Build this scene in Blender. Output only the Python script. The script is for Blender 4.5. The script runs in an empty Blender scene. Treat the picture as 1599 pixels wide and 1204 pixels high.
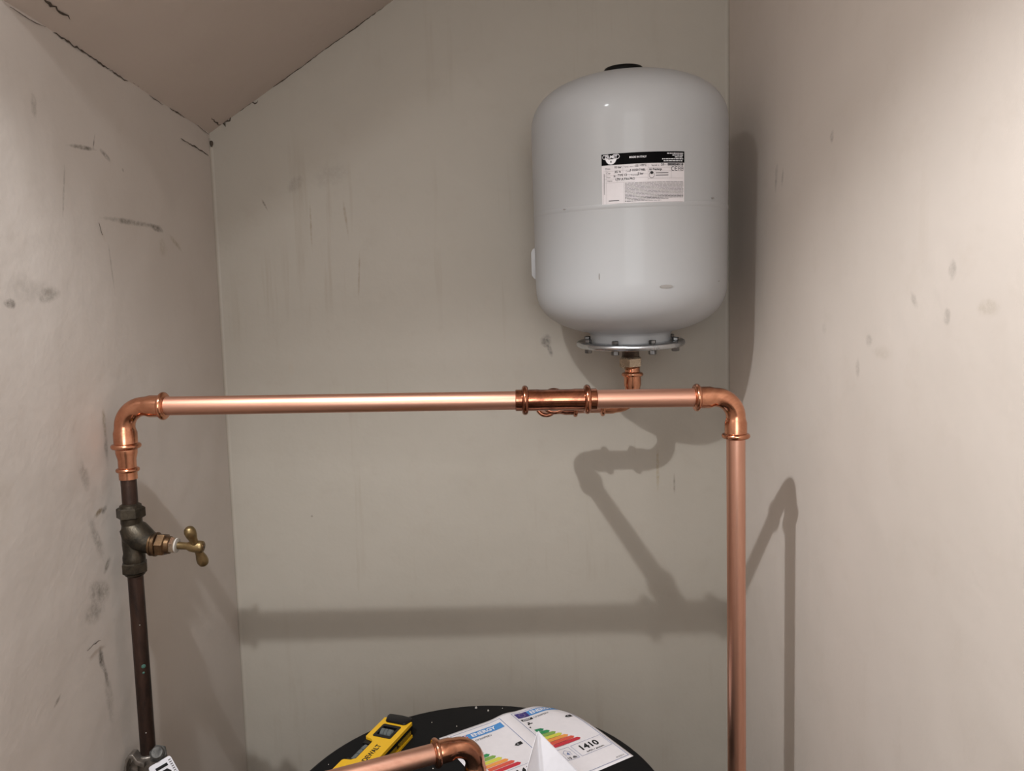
import bpy, bmesh, math, random
from mathutils import Vector, Matrix
random.seed(4)
C = bpy.context.scene.collection
S = bpy.context.scene
PI = math.pi
V = Vector

# ------------------------------------------------------------------ camera, light, exposure
F_PX = 1137.76
cam_d = bpy.data.cameras.new('camera')
cam_d.sensor_fit = 'HORIZONTAL'; cam_d.sensor_width = 36.0
cam_d.lens = F_PX / 1599 * 36.0
cam_d.clip_start = 0.02; cam_d.clip_end = 30
cam = bpy.data.objects.new('camera', cam_d); C.objects.link(cam)
rt = V((0.999571804, -0.012507617, -0.026453135))
dn = V((-0.027423362, -0.085103116, -0.995994688))
fw = V((0.010206276, 0.996293641, -0.085409676))
cam.matrix_world = Matrix(((rt.x, -dn.x, -fw.x, 0), (rt.y, -dn.y, -fw.y, 0), (rt.z, -dn.z, -fw.z, 0), (0, 0, 0, 1)))
S.camera = cam

XL, XR, YB = -0.6017, 0.4863, 1.5685          # left, right and back wall faces
ZF, ZC, YF = -1.65, 1.0, -1.5                 # floor, hall ceiling, wall behind the camera
SL = 0.658                                    # slope of the sloping ceiling
def zceil(x): return 0.411 + SL * (x - XL)

w = bpy.data.worlds.new('world'); S.world = w; w.use_nodes = True
w.node_tree.nodes['Background'].inputs[0].default_value = (1, 0.95, 0.9, 1)
w.node_tree.nodes['Background'].inputs[1].default_value = 0.02

def light(name, kind, loc, energy, col, **kw):
    l = bpy.data.lights.new(name, kind); l.energy = energy; l.color = col
    for k, v in kw.items(): setattr(l, k, v)
    o = bpy.data.objects.new(name, l); C.objects.link(o); o.location = loc
    return o
# lamp above the cupboard opening: the open underside throws a beam that ends about 30 degrees below the
# horizontal, and its thin shade lets a weaker glow out all round
LAMP = (-0.4145, 0.3132, 0.7541); LCOL = (.975, 1.005, 1.02)
for nm, pw, sz, bl, rad in (('shaded_lamp', 48, 122, .41, .011), ('shade_glow', 22, 178, 1., .040)):
    o = light(nm, 'SPOT', LAMP, pw, LCOL, spot_size=math.radians(sz), spot_blend=bl, shadow_soft_size=rad)
    o.rotation_euler = (0, math.radians(-9), 0)          # the shade hangs tilted 9 degrees towards the right wall
# added fill light behind the camera, aimed up: reaches the cupboard only off the hall ceiling
o = light('ceiling_bounce_fill', 'AREA', (0.0, -0.95, 0.35), 7, LCOL, shape='DISK', size=0.4)
o.rotation_euler = (PI, 0, 0)
# added soft fill from behind the camera, lifts the shadows and nearer walls
o = light('front_fill', 'AREA', (0.0, -1.44, 0.25), 18, LCOL, shape='RECTANGLE', size=1.0, size_y=1.1)
o.rotation_euler = (PI / 2, 0, 0)

S.view_settings.view_transform = 'Standard'; S.view_settings.look = 'None'
S.view_settings.gamma = 1.0; S.view_settings.use_curve_mapping = False
S.view_settings.exposure = 0.0

# ------------------------------------------------------------------ helpers
def lin(h):
    if isinstance(h, str):
        c = [int(h[i:i + 2], 16) / 255 for i in (0, 2, 4)]
    else: c = [x / 255 for x in h]
    return tuple(x / 12.92 if x <= .04045 else ((x + .055) / 1.055) ** 2.4 for x in c) + (1,)

class NT:
    def __init__(s, name):
        s.m = bpy.data.materials.new(name); s.m.use_nodes = True
        s.t = s.m.node_tree; s.b = s.t.nodes['Principled BSDF']
        s.tc = None
    def n(s, typ, **kw):
        x = s.t.nodes.new(typ)
        for k, v in kw.items(): setattr(x, k, v)
        return x
    def l(s, a, b): s.t.links.new(a, b)
    def co(s):
        if s.tc is None: s.tc = s.n('ShaderNodeTexCoord')
        return s.tc.outputs['Object']
    def noise(s, scale, detail=4, rough=.6, vec=None, stretch=None, dist=0):
        v = vec or s.co()
        if stretch:
            mp = s.n('ShaderNodeMapping'); mp.inputs['Scale'].default_value = stretch
            s.l(v, mp.inputs['Vector']); v = mp.outputs['Vector']
        x = s.n('ShaderNodeTexNoise'); x.inputs['Scale'].default_value = scale
        x.inputs['Detail'].default_value = detail; x.inputs['Roughness'].default_value = rough
        x.inputs['Distortion'].default_value = dist
        s.l(v, x.inputs['Vector']); return x.outputs['Fac']
    def math(s, op, a, b=None, c=None):
        x = s.n('ShaderNodeMath', operation=op)
        for i, q in enumerate((a, b, c)):
            if q is None: continue
            if isinstance(q, (int, float)): x.inputs[i].default_value = q
            else: s.l(q, x.inputs[i])
        return x.outputs[0]
    def vmath(s, op, a, b=None):
        x = s.n('ShaderNodeVectorMath', operation=op)
        for i, q in enumerate((a, b)):
            if q is None: continue
            if isinstance(q, tuple): x.inputs[i].default_value = q
            else: s.l(q, x.inputs[i])
        return x.outputs['Value'] if op == 'LENGTH' else x.outputs[0]
    def rng(s, v, a, b, c=0., d=1., smooth=False):
        x = s.n('ShaderNodeMapRange')
        if smooth: x.interpolation_type = 'SMOOTHSTEP'
        s.l(v, x.inputs[0])
        for i, q in enumerate((a, b, c, d)): x.inputs[i + 1].default_value = q
        return x.outputs[0]
    def mix(s, f, a, b):
        x = s.n('ShaderNodeMix', data_type='RGBA')
        if isinstance(f, (int, float)): x.inputs[0].default_value = f
        else: s.l(f, x.inputs[0])
        for i, q in ((6, a), (7, b)):
            if isinstance(q, tuple): x.inputs[i].default_value = q
            else: s.l(q, x.inputs[i])
        return x.outputs[2]
    def bump(s, h, strength, dist):
        x = s.n('ShaderNodeBump'); x.inputs['Strength'].default_value = strength
        x.inputs['Distance'].default_value = dist; s.l(h, x.inputs['Height'])
        s.l(x.outputs[0], s.b.inputs['Normal'])
    def set(s, **kw):
        for k, v in kw.items():
            i = s.b.inputs[k.replace('_', ' ')]
            if isinstance(v, (int, float, tuple)): i.default_value = v
            else: s.l(v, i)
        return s

def flat(name, col, rough=.5, metal=0., **kw):
    t = NT(name)
    f = t.noise(90, 3)
    c = lin(col)
    t.set(Base_Color=t.mix(t.rng(f, .3, .7, 0, .10), c, tuple(x * .6 for x in c[:3]) + (1,)), Roughness=rough, Metallic=metal, **kw)
    return t.m

def plaster(name, col, marks=(), plane='yz', drips=0.):
    """Painted plaster; marks = (u, v, half length, half width, angle, colour, strength) blemishes on the wall."""
    t = NT(name)
    c = lin(col)
    big = t.noise(3.2, 4, .55); mid = t.noise(19, 5, .65)
    colr = t.mix(t.rng(big, .35, .68, 0, .30), c, tuple(a * b for a, b in zip(c[:3], (.86, .85, .82))) + (1,))
    colr = t.mix(t.rng(mid, .55, .8, 0, .22), colr, tuple(a * b for a, b in zip(c[:3], (.80, .76, .70))) + (1,))
    if drips:
        st = t.noise(34, 3, .6, stretch=(1, 1, .06))
        ms = t.rng(t.noise(4, 2), .45, .65)
        colr = t.mix(t.math('MULTIPLY', t.rng(st, .58, .72, 0, drips), ms), colr, tuple(a * b for a, b in zip(c[:3], (.78, .74, .66))) + (1,))
    brk = t.noise(95, 5, .75); brk2 = t.noise(30, 4, .7)
    for (u, v, ru, rv, ang, mc, stg) in marks:
        if plane == 'yz': ctr = (0, u, v); ax = V((1, 0, 0)); sc = (0, 1 / ru, 1 / rv)
        else: ctr = (u, 0, v); ax = V((0, -1, 0)); sc = (1 / ru, 0, 1 / rv)
        p = t.vmath('SUBTRACT', t.co(), ctr)
        r = t.n('ShaderNodeVectorRotate', rotation_type='AXIS_ANGLE')
        r.inputs['Axis'].default_value = ax; r.inputs['Angle'].default_value = -math.radians(ang)
        t.l(p, r.inputs['Vector'])
        d = t.vmath('LENGTH', t.vmath('MULTIPLY', r.outputs[0], sc))
        d = t.math('ADD', d, t.math('MULTIPLY', t.math('SUBTRACT', brk2, .5), 1.3))
        m = t.math('MULTIPLY', t.rng(d, 1.0, .25, 0, stg, True), t.rng(brk, .32, .62, .15, 1))
        colr = t.mix(m, colr, lin(mc))
    h = t.math('ADD', t.math('MULTIPLY', t.noise(8, 4, .5), 1.0), t.math('MULTIPLY', t.noise(150, 3, .6), .06))
    t.set(Base_Color=colr, Roughness=.55)
    t.bump(h, .14, .02)
    return t.m

class MB:
    """Collects shapes; build() links them as one mesh object."""
    def __init__(s): s.v = []; s.f = []; s.mi = []
    def add(s, vs, fs):
        o = len(s.v); s.v += [V(p) for p in vs]; s.f += [tuple(i + o for i in f) for f in fs]
        return s
    def sweep(s, path, rad, n=24, cap=True, up=None, phase=0.):
        P = [V(p) for p in path]; m = len(P)
        if not isinstance(rad, (list, tuple)): rad = [rad] * m
        T = []
        for i in range(m):
            a = P[max(i - 1, 0)]; b = P[min(i + 1, m - 1)]
            k = 1
            while (b - a).length < 1e-7 and k < m:
                a = P[max(i - 1 - k, 0)]; b = P[min(i + 1 + k, m - 1)]; k += 1
            T.append((b - a).normalized())
        u = up or (V((0, 0, 1)) if abs(T[0].z) < .8 else V((1, 0, 0)))
        u = (u - T[0] * u.dot(T[0])).normalized()
        vs = []; fs = []
        for i in range(m):
            if i: u = (u - T[i] * u.dot(T[i])).normalized()
            w_ = T[i].cross(u)
            for k in range(n):
                a = 2 * PI * k / n + phase
                vs.append(P[i] + (u * math.cos(a) + w_ * math.sin(a)) * rad[i])
        for i in range(m - 1):
            for k in range(n):
                k2 = (k + 1) % n
                fs.append((i * n + k, i * n + k2, (i + 1) * n + k2, (i + 1) * n + k))
        if cap:
            fs.append(tuple(range(n - 1, -1, -1))); fs.append(tuple((m - 1) * n + k for k in range(n)))
        return s.add(vs, fs)
    def lathe(s, p, axis, prof, n=32, cap=True, up=None, phase=0.):
        p = V(p); axis = V(axis).normalized()
        u = up or (V((0, 0, 1)) if abs(axis.z) < .8 else V((1, 0, 0)))
        u = (u - axis * u.dot(axis)).normalized(); w_ = axis.cross(u)
        vs = []; fs = []; m = len(prof)
        for (t, r) in prof:
            for k in range(n):
                a = 2 * PI * k / n + phase
                vs.append(p + axis * t + (u * math.cos(a) + w_ * math.sin(a)) * max(r, 1e-5))
        for i in range(m - 1):
            for k in range(n):
                k2 = (k + 1) % n
                fs.append((i * n + k, i * n + k2, (i + 1) * n + k2, (i + 1) * n + k))
        if cap:
            fs.append(tuple(range(n - 1, -1, -1))); fs.append(tuple((m - 1) * n + k for k in range(n)))
        return s.add(vs, fs)
    def hexnut(s, p, axis, h, af, phase=0.):
        R = af / math.sqrt(3)
        s.lathe(p, axis, [(0, R * .86), (h * .12, R), (h * .88, R), (h, R * .86)], 6, phase=phase)
        return s
    def torus(s, c, axis, R, r, n=40, m=12):
        c = V(c); axis = V(axis).normalized()
        u = V((0, 0, 1)) if abs(axis.z) < .8 else V((1, 0, 0))
        u = (u - axis * u.dot(axis)).normalized(); w_ = axis.cross(u)
        vs = []; fs = []
        for i in range(n):
            a = 2 * PI * i / n; d = u * math.cos(a) + w_ * math.sin(a)
            for k in range(m):
                b = 2 * PI * k / m
                vs.append(c + d * (R + r * math.cos(b)) + axis * r * math.sin(b))
        for i in range(n):
            for k in range(m):
                i2 = (i + 1) % n; k2 = (k + 1) % m
                fs.append((i * m + k, i2 * m + k, i2 * m + k2, i * m + k2))
        return s.add(vs, fs)
    def box(s, lo, hi):
        x0, y0, z0 = lo; x1, y1, z1 = hi
        vs = [(x, y, z) for x in (x0, x1) for y in (y0, y1) for z in (z0, z1)]
        return s.add(vs, [(0, 1, 3, 2), (4, 6, 7, 5), (0, 4, 5, 1), (2, 3, 7, 6), (0, 2, 6, 4), (1, 5, 7, 3)])
    def prism(s, poly, f, z0, z1):
        """poly: 2-D outline (may be concave); f(u, v, z) -> point."""
        n = len(poly)
        vs = [f(u, v, z0) for u, v in poly] + [f(u, v, z1) for u, v in poly]
        fs = [tuple(range(n - 1, -1, -1)), tuple(range(n, 2 * n))]
        fs += [(i, (i + 1) % n, n + (i + 1) % n, n + i) for i in range(n)]
        return s.add(vs, fs)
    def build(s, name, mat, parent=None, smooth=35, loc=None, bevel=0., weld=False):
        me = bpy.data.meshes.new(name)
        me.from_pydata([tuple(p) for p in s.v], [], s.f)
        bm = bmesh.new(); bm.from_mesh(me)
        if weld: bmesh.ops.remove_doubles(bm, verts=bm.verts, dist=1e-6)
        bmesh.ops.recalc_face_normals(bm, faces=bm.faces)
        big = [f for f in bm.faces if len(f.verts) > 4]
        if big and not bevel: bmesh.ops.triangulate(bm, faces=big)
        if bevel:
            ed = [e for e in bm.edges if len(e.link_faces) == 2 and e.calc_face_angle(0) > math.radians(40)]
            bmesh.ops.bevel(bm, geom=ed, offset=bevel, segments=2, affect='EDGES', profile=.5)
        bm.to_mesh(me); bm.free()
        if smooth:
            me.polygons.foreach_set('use_smooth', [True] * len(me.polygons))
            me.set_sharp_from_angle(angle=math.radians(smooth))
        me.materials.append(mat)
        o = bpy.data.objects.new(name, me); C.objects.link(o)
        if loc: o.location = loc
        if parent: o.parent = parent
        return o

def empty(name, loc=(0, 0, 0), label=None, cat=None, group=None):
    o = bpy.data.objects.new(name, None); C.objects.link(o); o.location = loc
    o.empty_display_size = .05
    if label: o['label'] = label
    if cat: o['category'] = cat
    if group: o['group'] = group
    return o
def struct(o): o['kind'] = 'structure'; return o

_txt = {}
def glyphs(body, size, align='LEFT', bold=0.):
    """Outline lettering as flat triangles: (2-D points, faces), baseline at y = 0."""
    cu = bpy.data.curves.new('t', 'FONT'); cu.body = body; cu.size = size
    cu.align_x = align; cu.offset = bold; cu.resolution_u = 3; cu.fill_mode = 'FRONT'
    o = bpy.data.objects.new('t', cu); C.objects.link(o)
    bpy.context.view_layer.update()
    me = o.evaluated_get(bpy.context.evaluated_depsgraph_get()).to_mesh()
    vs = [(v.co.x, v.co.y) for v in me.vertices]; fs = [tuple(p.vertices) for p in me.polygons]
    o.evaluated_get(bpy.context.evaluated_depsgraph_get()).to_mesh_clear()
    bpy.data.objects.remove(o); bpy.data.curves.remove(cu)
    return vs, fs

# ------------------------------------------------------------------ materials
G = '5d564c'; GB = '6b655c'; OC = '7d6c3e'; DK = '2e2a26'
left_marks = [
    (1.090, .270, .045, .004, 8, G, .9), (1.150, .273, .02, .006, -20, G, .9), (1.122, .285, .018, .002, 70, G, .7),
    (1.215, .180, .10, .006, 3, GB, .75), (1.30, .181, .03, .007, -4, G, .9),
    (1.375, .163, .035, .007, -25, OC, .45), (1.32, .150, .02, .02, 0, OC, .25),
    (.906, .040, .014, .007, 0, '4a443d', .95), (.985, .054, .03, .012, 10, GB, .55), (.94, .06, .05, .02, 0, GB, .25),
    (1.060, -.262, .016, .006, 20, '6f5b35', .9), (1.075, -.262, .010, .006, 30, G, .8),
    (1.045, -.375, .022, .034, 60, GB, .7), (1.07, -.345, .018, .008, 40, G, .8), (1.03, -.40, .02, .03, 80, '6f6a62', .6),
    (1.038, -.475, .009, .024, 4, '4f4a43', .9), (1.046, -.50, .006, .025, 10, '5a544c', .7),
    (1.05, -.54, .013, .06, 4, GB, .38), (.931, -.482, .012, .004, 30, G, .8),
    (1.090, -.130, .006, .03, 4, '7b6d4c', .7), (1.092, -.175, .008, .03, 2, GB, .7), (1.03, -.20, .014, .03, 20, GB, .5),
    (1.05, -.30, .012, .05, 20, GB, .5), (.985, .30, .008, .02, 0, GB, .5), (1.20, .26, .004, .004, 0, G, .8),
    (1.145, .095, .003, .05, 6, GB, .5), (1.035, .20, .003, .05, -12, GB, .5), (.86, -.20, .03, .05, 0, 'b5a99b', .3)]
back_marks = [
    (-.495, .262, .003, .016, 25, G, .8), (-.429, -.409, .003, .003, 0, DK, .8), (.092, -.040, .014, .018, 0, '4c4741', .9),
    (.10, -.06, .006, .02, 15, '4c4741', .8), (-.457, -.085, .008, .02, 0, 'a79b8c', .6), (-.40, .215, .003, .06, 0, '7f7159', .6),
    (-.326, .231, .0035, .05, 6, '7f7159', .6), (-.303, .11, .003, .06, -4, '7f7159', .6), (.366, -.36, .003, .025, 0, G, .7),
    (.330, -.33, .005, .06, 0, '8a7a56', .5), (-.35, .32, .05, .03, 20, GB, .22), (.10, .05, .05, .03, 0, '8f7d60', .4),
    (-.43, .30, .03, .015, 50, GB, .35)]
right_marks = [
    (1.082, .258, .008, .010, 0, G, 0.42), (1.30, .236, .008, .03, 10, GB, 0.48), (1.27, .235, .005, .02, 10, GB, 0.36),
    (.965, -.035, .012, .010, 0, GB, 0.33), (.995, -.075, .008, .018, 0, GB, 0.36), (.788, .046, .009, .013, 0, GB, 0.36),
    (.795, -.006, .007, .010, 0, GB, 0.36), (.86, .014, .015, .006, 50, GB, 0.30), (.73, .003, .022, .010, 0, 'a3957f', 0.36),
    (.93, -.05, .03, .012, 0, 'a3957f', 0.27), (1.10, -.02, .01, .01, 0, GB, 0.18)]
M = {}
M['wall_left'] = plaster('left plaster', (198, 189, 182), left_marks, 'yz')
M['wall_back'] = plaster('back plaster', (167, 159, 148), back_marks, 'xz', .5)
M['wall_right'] = plaster('right plaster', (211, 200, 191), right_marks, 'yz', .15)
M['ceiling'] = plaster('ceiling plaster', (192, 178, 168))
M['hall'] = plaster('hall plaster', (170, 163, 156))
M['floor'] = flat('floor boards', (84, 68, 56), .6)
M['crack'] = flat('crack shadow gap', (72, 62, 53), .9)

def copper(name, col, dark, rough, amt, scale=14., stretch=None, metal=1.0, bump=0.):
    t = NT(name)
    a = t.noise(scale, 6, .7, stretch=stretch, dist=.6)
    b = t.noise(scale * 7, 4, .7)
    c = t.mix(t.rng(a, .40, .66, 0, amt), lin(col), lin(dark))
    c = t.mix(t.rng(b, .62, .8, 0, amt * .5), c, lin(dark))
    t.set(Base_Color=c, Metallic=metal, Roughness=t.rng(a, .3, .7, rough - .05, rough + .10))
    if bump: t.bump(b, bump, .002)
    return t.m
M['copper'] = copper('bright copper tube lengthwise', (222, 172, 150), (190, 134, 112), .40, .6, 60, (.05, 1, 1))
M['copper_v'] = copper('bright copper tube upright', (226, 176, 154), (198, 140, 118), .30, .6, 60, (1, 1, .05))
M['copper_fit'] = copper('copper fitting', (218, 156, 124), (150, 92, 68), .16, .6, 26)
M['copper_tee'] = copper('tarnished copper', (190, 126, 98), (98, 56, 44), .16, .9, 34)
M['old_pipe'] = copper('aged brown pipe', (66, 48, 40), (28, 22, 19), .42, 1., 20, (1, 1, .35), .65, .3)
M['verdigris'] = flat('green verdigris spot', (58, 92, 82), .8)
M['old_brass'] = copper('dark weathered brass', (74, 66, 55), (36, 33, 29), .42, 1., 30, None, .8, .25)
M['brass'] = copper('brown brass', (118, 92, 66), (60, 46, 36), .35, .8, 40, None, .9, .15)
M['handle'] = copper('dull brass handle', (150, 128, 90), (98, 82, 58), .34, .7, 24, None, .9, .15)
M['nickel'] = copper('plated nut', (196, 180, 160), (120, 104, 86), .25, .5, 40)
M['dark_nipple'] = copper('dark threaded nipple', (120, 108, 98), (60, 52, 46), .3, .7, 30)
M['zinc'] = copper('zinc plated steel', (204, 208, 212), (150, 156, 164), .24, .5, 18)
M['bolt'] = copper('dull steel bolt', (128, 127, 126), (78, 77, 77), .38, .6, 30)
M['cast'] = copper('grey cast alloy', (150, 142, 134), (88, 82, 76), .42, .8, 40, None, .85, .2)
M['dull'] = copper('dull scratched metal', (104, 102, 99), (58, 57, 56), .6, .9, 60, None, .7, .3)
t = NT('white enamel')
t.set(Base_Color=t.mix(t.rng(t.noise(6, 3), .4, .7, 0, .15), lin((171, 171, 172)), lin((162, 162, 163))), Roughness=.48, Coat_Weight=.14, Coat_Roughness=.09)
t.bump(t.noise(40, 2, .4), .04, .004); M['enamel'] = t.m
M['scuff'] = flat('grey scuff', (150, 146, 142), .5)
M['black_rubber'] = flat('black rubber', (12, 12, 12), .5, Specular_IOR_Level=.2)
t = NT('black lid plastic')
f = t.noise(120, 4, .7); g = t.noise(5, 4, .6)
t.set(Base_Color=t.mix(t.rng(g, .5, .75, 0, .5), lin((13, 13, 14)), lin((30, 28, 27))), Roughness=.7, Specular_IOR_Level=.2)
t.bump(f, .25, .001); M['lid'] = t.m
M['casing'] = flat('grey cylinder casing', (120, 122, 124), .5)
M['yellow'] = flat('yellow level body', (226, 176, 28), .38)
M['level_black'] = flat('black level plastic', (14, 14, 16), .38, Specular_IOR_Level=.3)
M['vial'] = flat('smoky vial', (92, 98, 98), .12)
M['level_dark'] = flat('black printed lettering', (40, 32, 14), .5)
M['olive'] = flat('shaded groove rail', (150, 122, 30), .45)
M['paper'] = flat('white printer paper', (226, 221, 224), .75)
M['paper_b'] = flat('white leaflet paper', (232, 230, 236), .7)
M['ptfe'] = flat('white sealing tape', (176, 170, 162), .6)
def ink(name, col): return flat(name, col, .7)
M['ink'] = ink('black ink', (14, 13, 15)); M['ink_black'] = flat('solid black label print', (4, 4, 5), .6, Specular_IOR_Level=.06); M['ink_grey'] = ink('grey ink', (110, 106, 108)); M['ink_light'] = ink('pale ink', (160, 154, 156))
M['ink_border'] = ink('blue border ink', (108, 122, 160)); M['ink_blue'] = ink('blue header ink', (74, 138, 200))
M['ink_eu'] = ink('violet flag ink', (62, 50, 120)); M['ink_star'] = ink('pale star ink', (170, 160, 150))
M['ink_red'] = ink('red flag ink', (200, 70, 66)); M['ink_white'] = ink('white print', (232, 230, 234)); M['ink_navy'] = ink('navy flag ink', (60, 70, 130))
BARS = [(28, 128, 84), (46, 140, 82), (128, 166, 78), (206, 204, 78), (228, 150, 74), (210, 86, 66), (192, 46, 60)]
for i, b in enumerate(BARS): M['bar%d' % i] = ink('rating ink %d' % i, b)
M['sticker'] = flat('white sticker', (216, 210, 212), .35)

# ------------------------------------------------------------------ the room
T = .06
def wall_grid(name, mat, f, nu, nv, back):
    """Front face as a grid f(i/nu, j/nv), closed to a slab with the offset 'back'."""
    vs = []; fs = []
    for j in range(nv + 1):
        for i in range(nu + 1): vs.append(V(f(i / nu, j / nv)))
    q = lambda i, j: j * (nu + 1) + i
    for j in range(nv):
        for i in range(nu): fs.append((q(i, j), q(i + 1, j), q(i + 1, j + 1), q(i, j + 1)))
    n = len(vs)
    cs = [q(0, 0), q(nu, 0), q(nu, nv), q(0, nv)]
    rim = [q(i, 0) for i in range(nu)] + [q(nu, j) for j in range(nv)] + [q(i, nv) for i in range(nu, 0, -1)] + [q(0, j) for j in range(nv, 0, -1)]
    b = V(back)
    for k in rim: vs.append(vs[k] + b)
    m = len(rim)
    for k in range(m): fs.append((rim[k], n + k, n + (k + 1) % m, rim[(k + 1) % m]))
    fs.append(tuple(n + k for k in range(m)))
    mb = MB(); mb.add(vs, fs)
    return struct(mb.build(name, mat, smooth=40))
from mathutils import noise as NZ
def und(p, a, s): return a * NZ.fractal(V(p) * s, 1.0, 2.0, 3)
wl = wall_grid('wall_left', M['wall_left'], lambda a, b: (XL + und((0, YF + a * (YB - YF), ZF + b * (ZC - ZF)), .0016, 5.) * min(1, (1 - a) * 12),
     YF + a * (YB - YF), ZF + b * (ZC - ZF)), 150, 130, (-T, 0, 0))
wb = wall_grid('wall_back', M['wall_back'], lambda a, b: (XL + a * (XR - XL), YB, ZF + b * (ZC - ZF)), 4, 4, (0, T, 0))
wr = wall_grid('wall_right', M['wall_right'], lambda a, b: (XR, YB + a * (YF - YB), ZF + b * (ZC - ZF)), 4, 4, (T, 0, 0))
wf = wall_grid('wall_front', M['hall'], lambda a, b: (XR + a * (XL - XR), YF, ZF + b * (ZC - ZF)), 2, 2, (0, -T, 0))
fl = wall_grid('floor', M['floor'], lambda a, b: (XL + a * (XR - XL), YF + b * (YB - YF), ZF), 4, 4, (0, 0, -T))
# ceiling: flat over the hall, sloping inside the cupboard
XS = XL + (ZC - .411) / SL; YE = .93
mb = MB()
mb.add([(XL, YF, ZC), (XR, YF, ZC), (XR, YB, ZC), (XL, YB, ZC), (XL, YF, ZC + T), (XR, YF, ZC + T), (XR, YB, ZC + T), (XL, YB, ZC + T)],
       [(0, 1, 2, 3), (4, 7, 6, 5), (0, 4, 5, 1), (1, 5, 6, 2), (2, 6, 7, 3), (3, 7, 4, 0)])
vs = []; fs = []
NX, NY = 24, 24
for j in range(NY + 1):
    for i in range(NX + 1):
        x = XL + (XS - XL) * i / NX; y = YE + (YB - YE) * j / NY
        vs.append((x, y, zceil(x) + und((x, y, 0), .0015, 6)))
for j in range(NY):
    for i in range(NX): a = j * (NX + 1) + i; fs.append((a, a + 1, a + NX + 2, a + NX + 1))
mb.add(vs, fs)
mb.add([(XL, YE, .411), (XS, YE, ZC), (XL, YE, ZC)], [(0, 1, 2)])
ce = struct(mb.build('ceiling', M['ceiling'], smooth=40))
# filler beads in the two back corners and along the slope
def fillet(name, p0, p1, a, b, r, mat):
    p0, p1, a, b = V(p0), V(p1), V(a), V(b); vs = []; n = 5
    for p in (p0, p1):
        vs.append(p)
        for k in range(n + 1):
            t_ = k / n * PI / 2
            vs.append(p + a * r * (1 - math.sin(t_)) + b * r * (1 - math.cos(t_)))
    m = n + 2
    fs = [(k, k + 1, m + k + 1, m + k) for k in range(m - 1)] + [(m - 1, 0, m, 2 * m - 1), tuple(range(m)), tuple(range(2 * m - 1, m - 1, -1))]
    return struct(MB().add(vs, fs).build(name, mat))
fillet('trim_1', (XL, YB, ZF), (XL, YB, .40), (1, 0, 0), (0, -1, 0), .006, M['wall_back'])
fillet('trim_2', (XR, YB, ZF), (XR, YB, ZC), (-1, 0, 0), (0, -1, 0), .007, M['wall_back'])

def crack(pts, w0, parent, nrm, seed):
    """A ragged gap in the plaster as a thin ribbon with a little depth."""
    w0 *= .72; rnd = random.Random(seed); P = [V(p) for p in pts]; Q = []
    for a, b in zip(P, P[1:]):
        k = max(2, int((b - a).length / .006))
        Q += [a.lerp(b, i / k) for i in range(k)]
    Q.append(P[-1]); n = len(Q); nrm = V(nrm).normalized(); vs = []; fs = []
    for i, p in enumerate(Q):
        d = (Q[min(i + 1, n - 1)] - Q[max(i - 1, 0)]).normalized(); s_ = d.cross(nrm).normalized()
        ww = w0 * (.35 + .65 * rnd.random()) * min(1, .25 + min(i, n - 1 - i) * .3)
        p = p + s_ * (rnd.random() - .5) * w0 * .9
        vs += [p + s_ * ww / 2, p - s_ * ww / 2, p + nrm * .0007]
    for i in range(n - 1):
        a = 3 * i; b = a + 3
        fs += [(a, b, b + 2, a + 2), (a + 2, b + 2, b + 1, a + 1), (a, a + 1, b + 1, b)]
    return MB().add(vs, fs).build('crack', M['crack'], parent, smooth=0)
cn = V((SL, 0, -1)).normalized()
def cp(x, y): return V((x, y, zceil(x))) + cn * .0006
def lip(x, y, d=0.): return V((XL + .0016, y, .411 - d))
for k, (pts, w0) in enumerate([
    ([lip(0, y, d) for y, d in ((.947, .004), (.99, .004), (1.019, .0)) ], .0018),
    ([lip(0, y, d) for y, d in ((1.036, .0), (1.0726, .001), (1.11, .001), (1.153, .002), (1.178, .0015))], .0048),
    ([lip(0, y, d) for y, d in ((1.178, .0015), (1.209, .003), (1.234, .002))], .0042),
    ([lip(0, y, d) for y, d in ((1.249, -.001), (1.303, -.001))], .0018),
    ([lip(0, y, d) for y, d in ((1.304, .003), (1.358, .003))], .0022),
    ([lip(0, y, d) for y, d in ((1.384, .001), (1.448, .001))], .0035),
    ([lip(0, y, d) for y, d in ((1.503, .0), (1.56, .004))], .0022),
    ([V((XL + .0016, 1.4224, .364)), V((XL + .0016, 1.4857, .3646)), V((XL + .0012, 1.553, .3627))], .0042)]):
    crack(pts, w0, wl, (1, 0, 0), k)
for k, (pts, w0) in enumerate([([V((XL + .0016, 1.002, -.4455)), V((XL + .0016, 1.018, -.4435)), V((XL + .0016, 1.037, -.4455))], .0032),
                               ([V((XL + .0016, 1.1145, .166)), V((XL + .0016, 1.1175, .158)), V((XL + .0016, 1.121, .148))], .0020)]):
    crack(pts, w0, wl, (1, 0, 0), 20 + k)
for k, (pts, w0) in enumerate([
    ([cp(-.5755, .965), cp(-.5754, 1.007), cp(-.576, 1.036)], .006),
    ([cp(-.5765, 1.516), cp(-.578, 1.554), cp(-.5775, 1.564)], .006)]):
    crack(pts, w0, ce, cn, 30 + k)
def bk(x, d=0.): return V((x, YB - .0012, zceil(x) - d))
for k, (pts, w0) in enumerate([
    ([bk(-.5785, -.004), bk(-.568, .002), bk(-.566, .002), bk(-.5535, -.001)], .017),
    ([bk(-.5352), bk(-.51, -.002), bk(-.5035, .007), bk(-.496, .006)], .0048),
    ([bk(-.4674), bk(-.4368, .002), bk(-.40, .001)], .003),
    ([bk(-.4, .001), bk(-.3586), bk(-.3096, .0015)], .0026),
    ([bk(-.3096, .0015), bk(-.26), bk(-.2267, .001)], .0036)]):
    crack(pts, w0, wb, (0, -1, 0), 50 + k)
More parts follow.
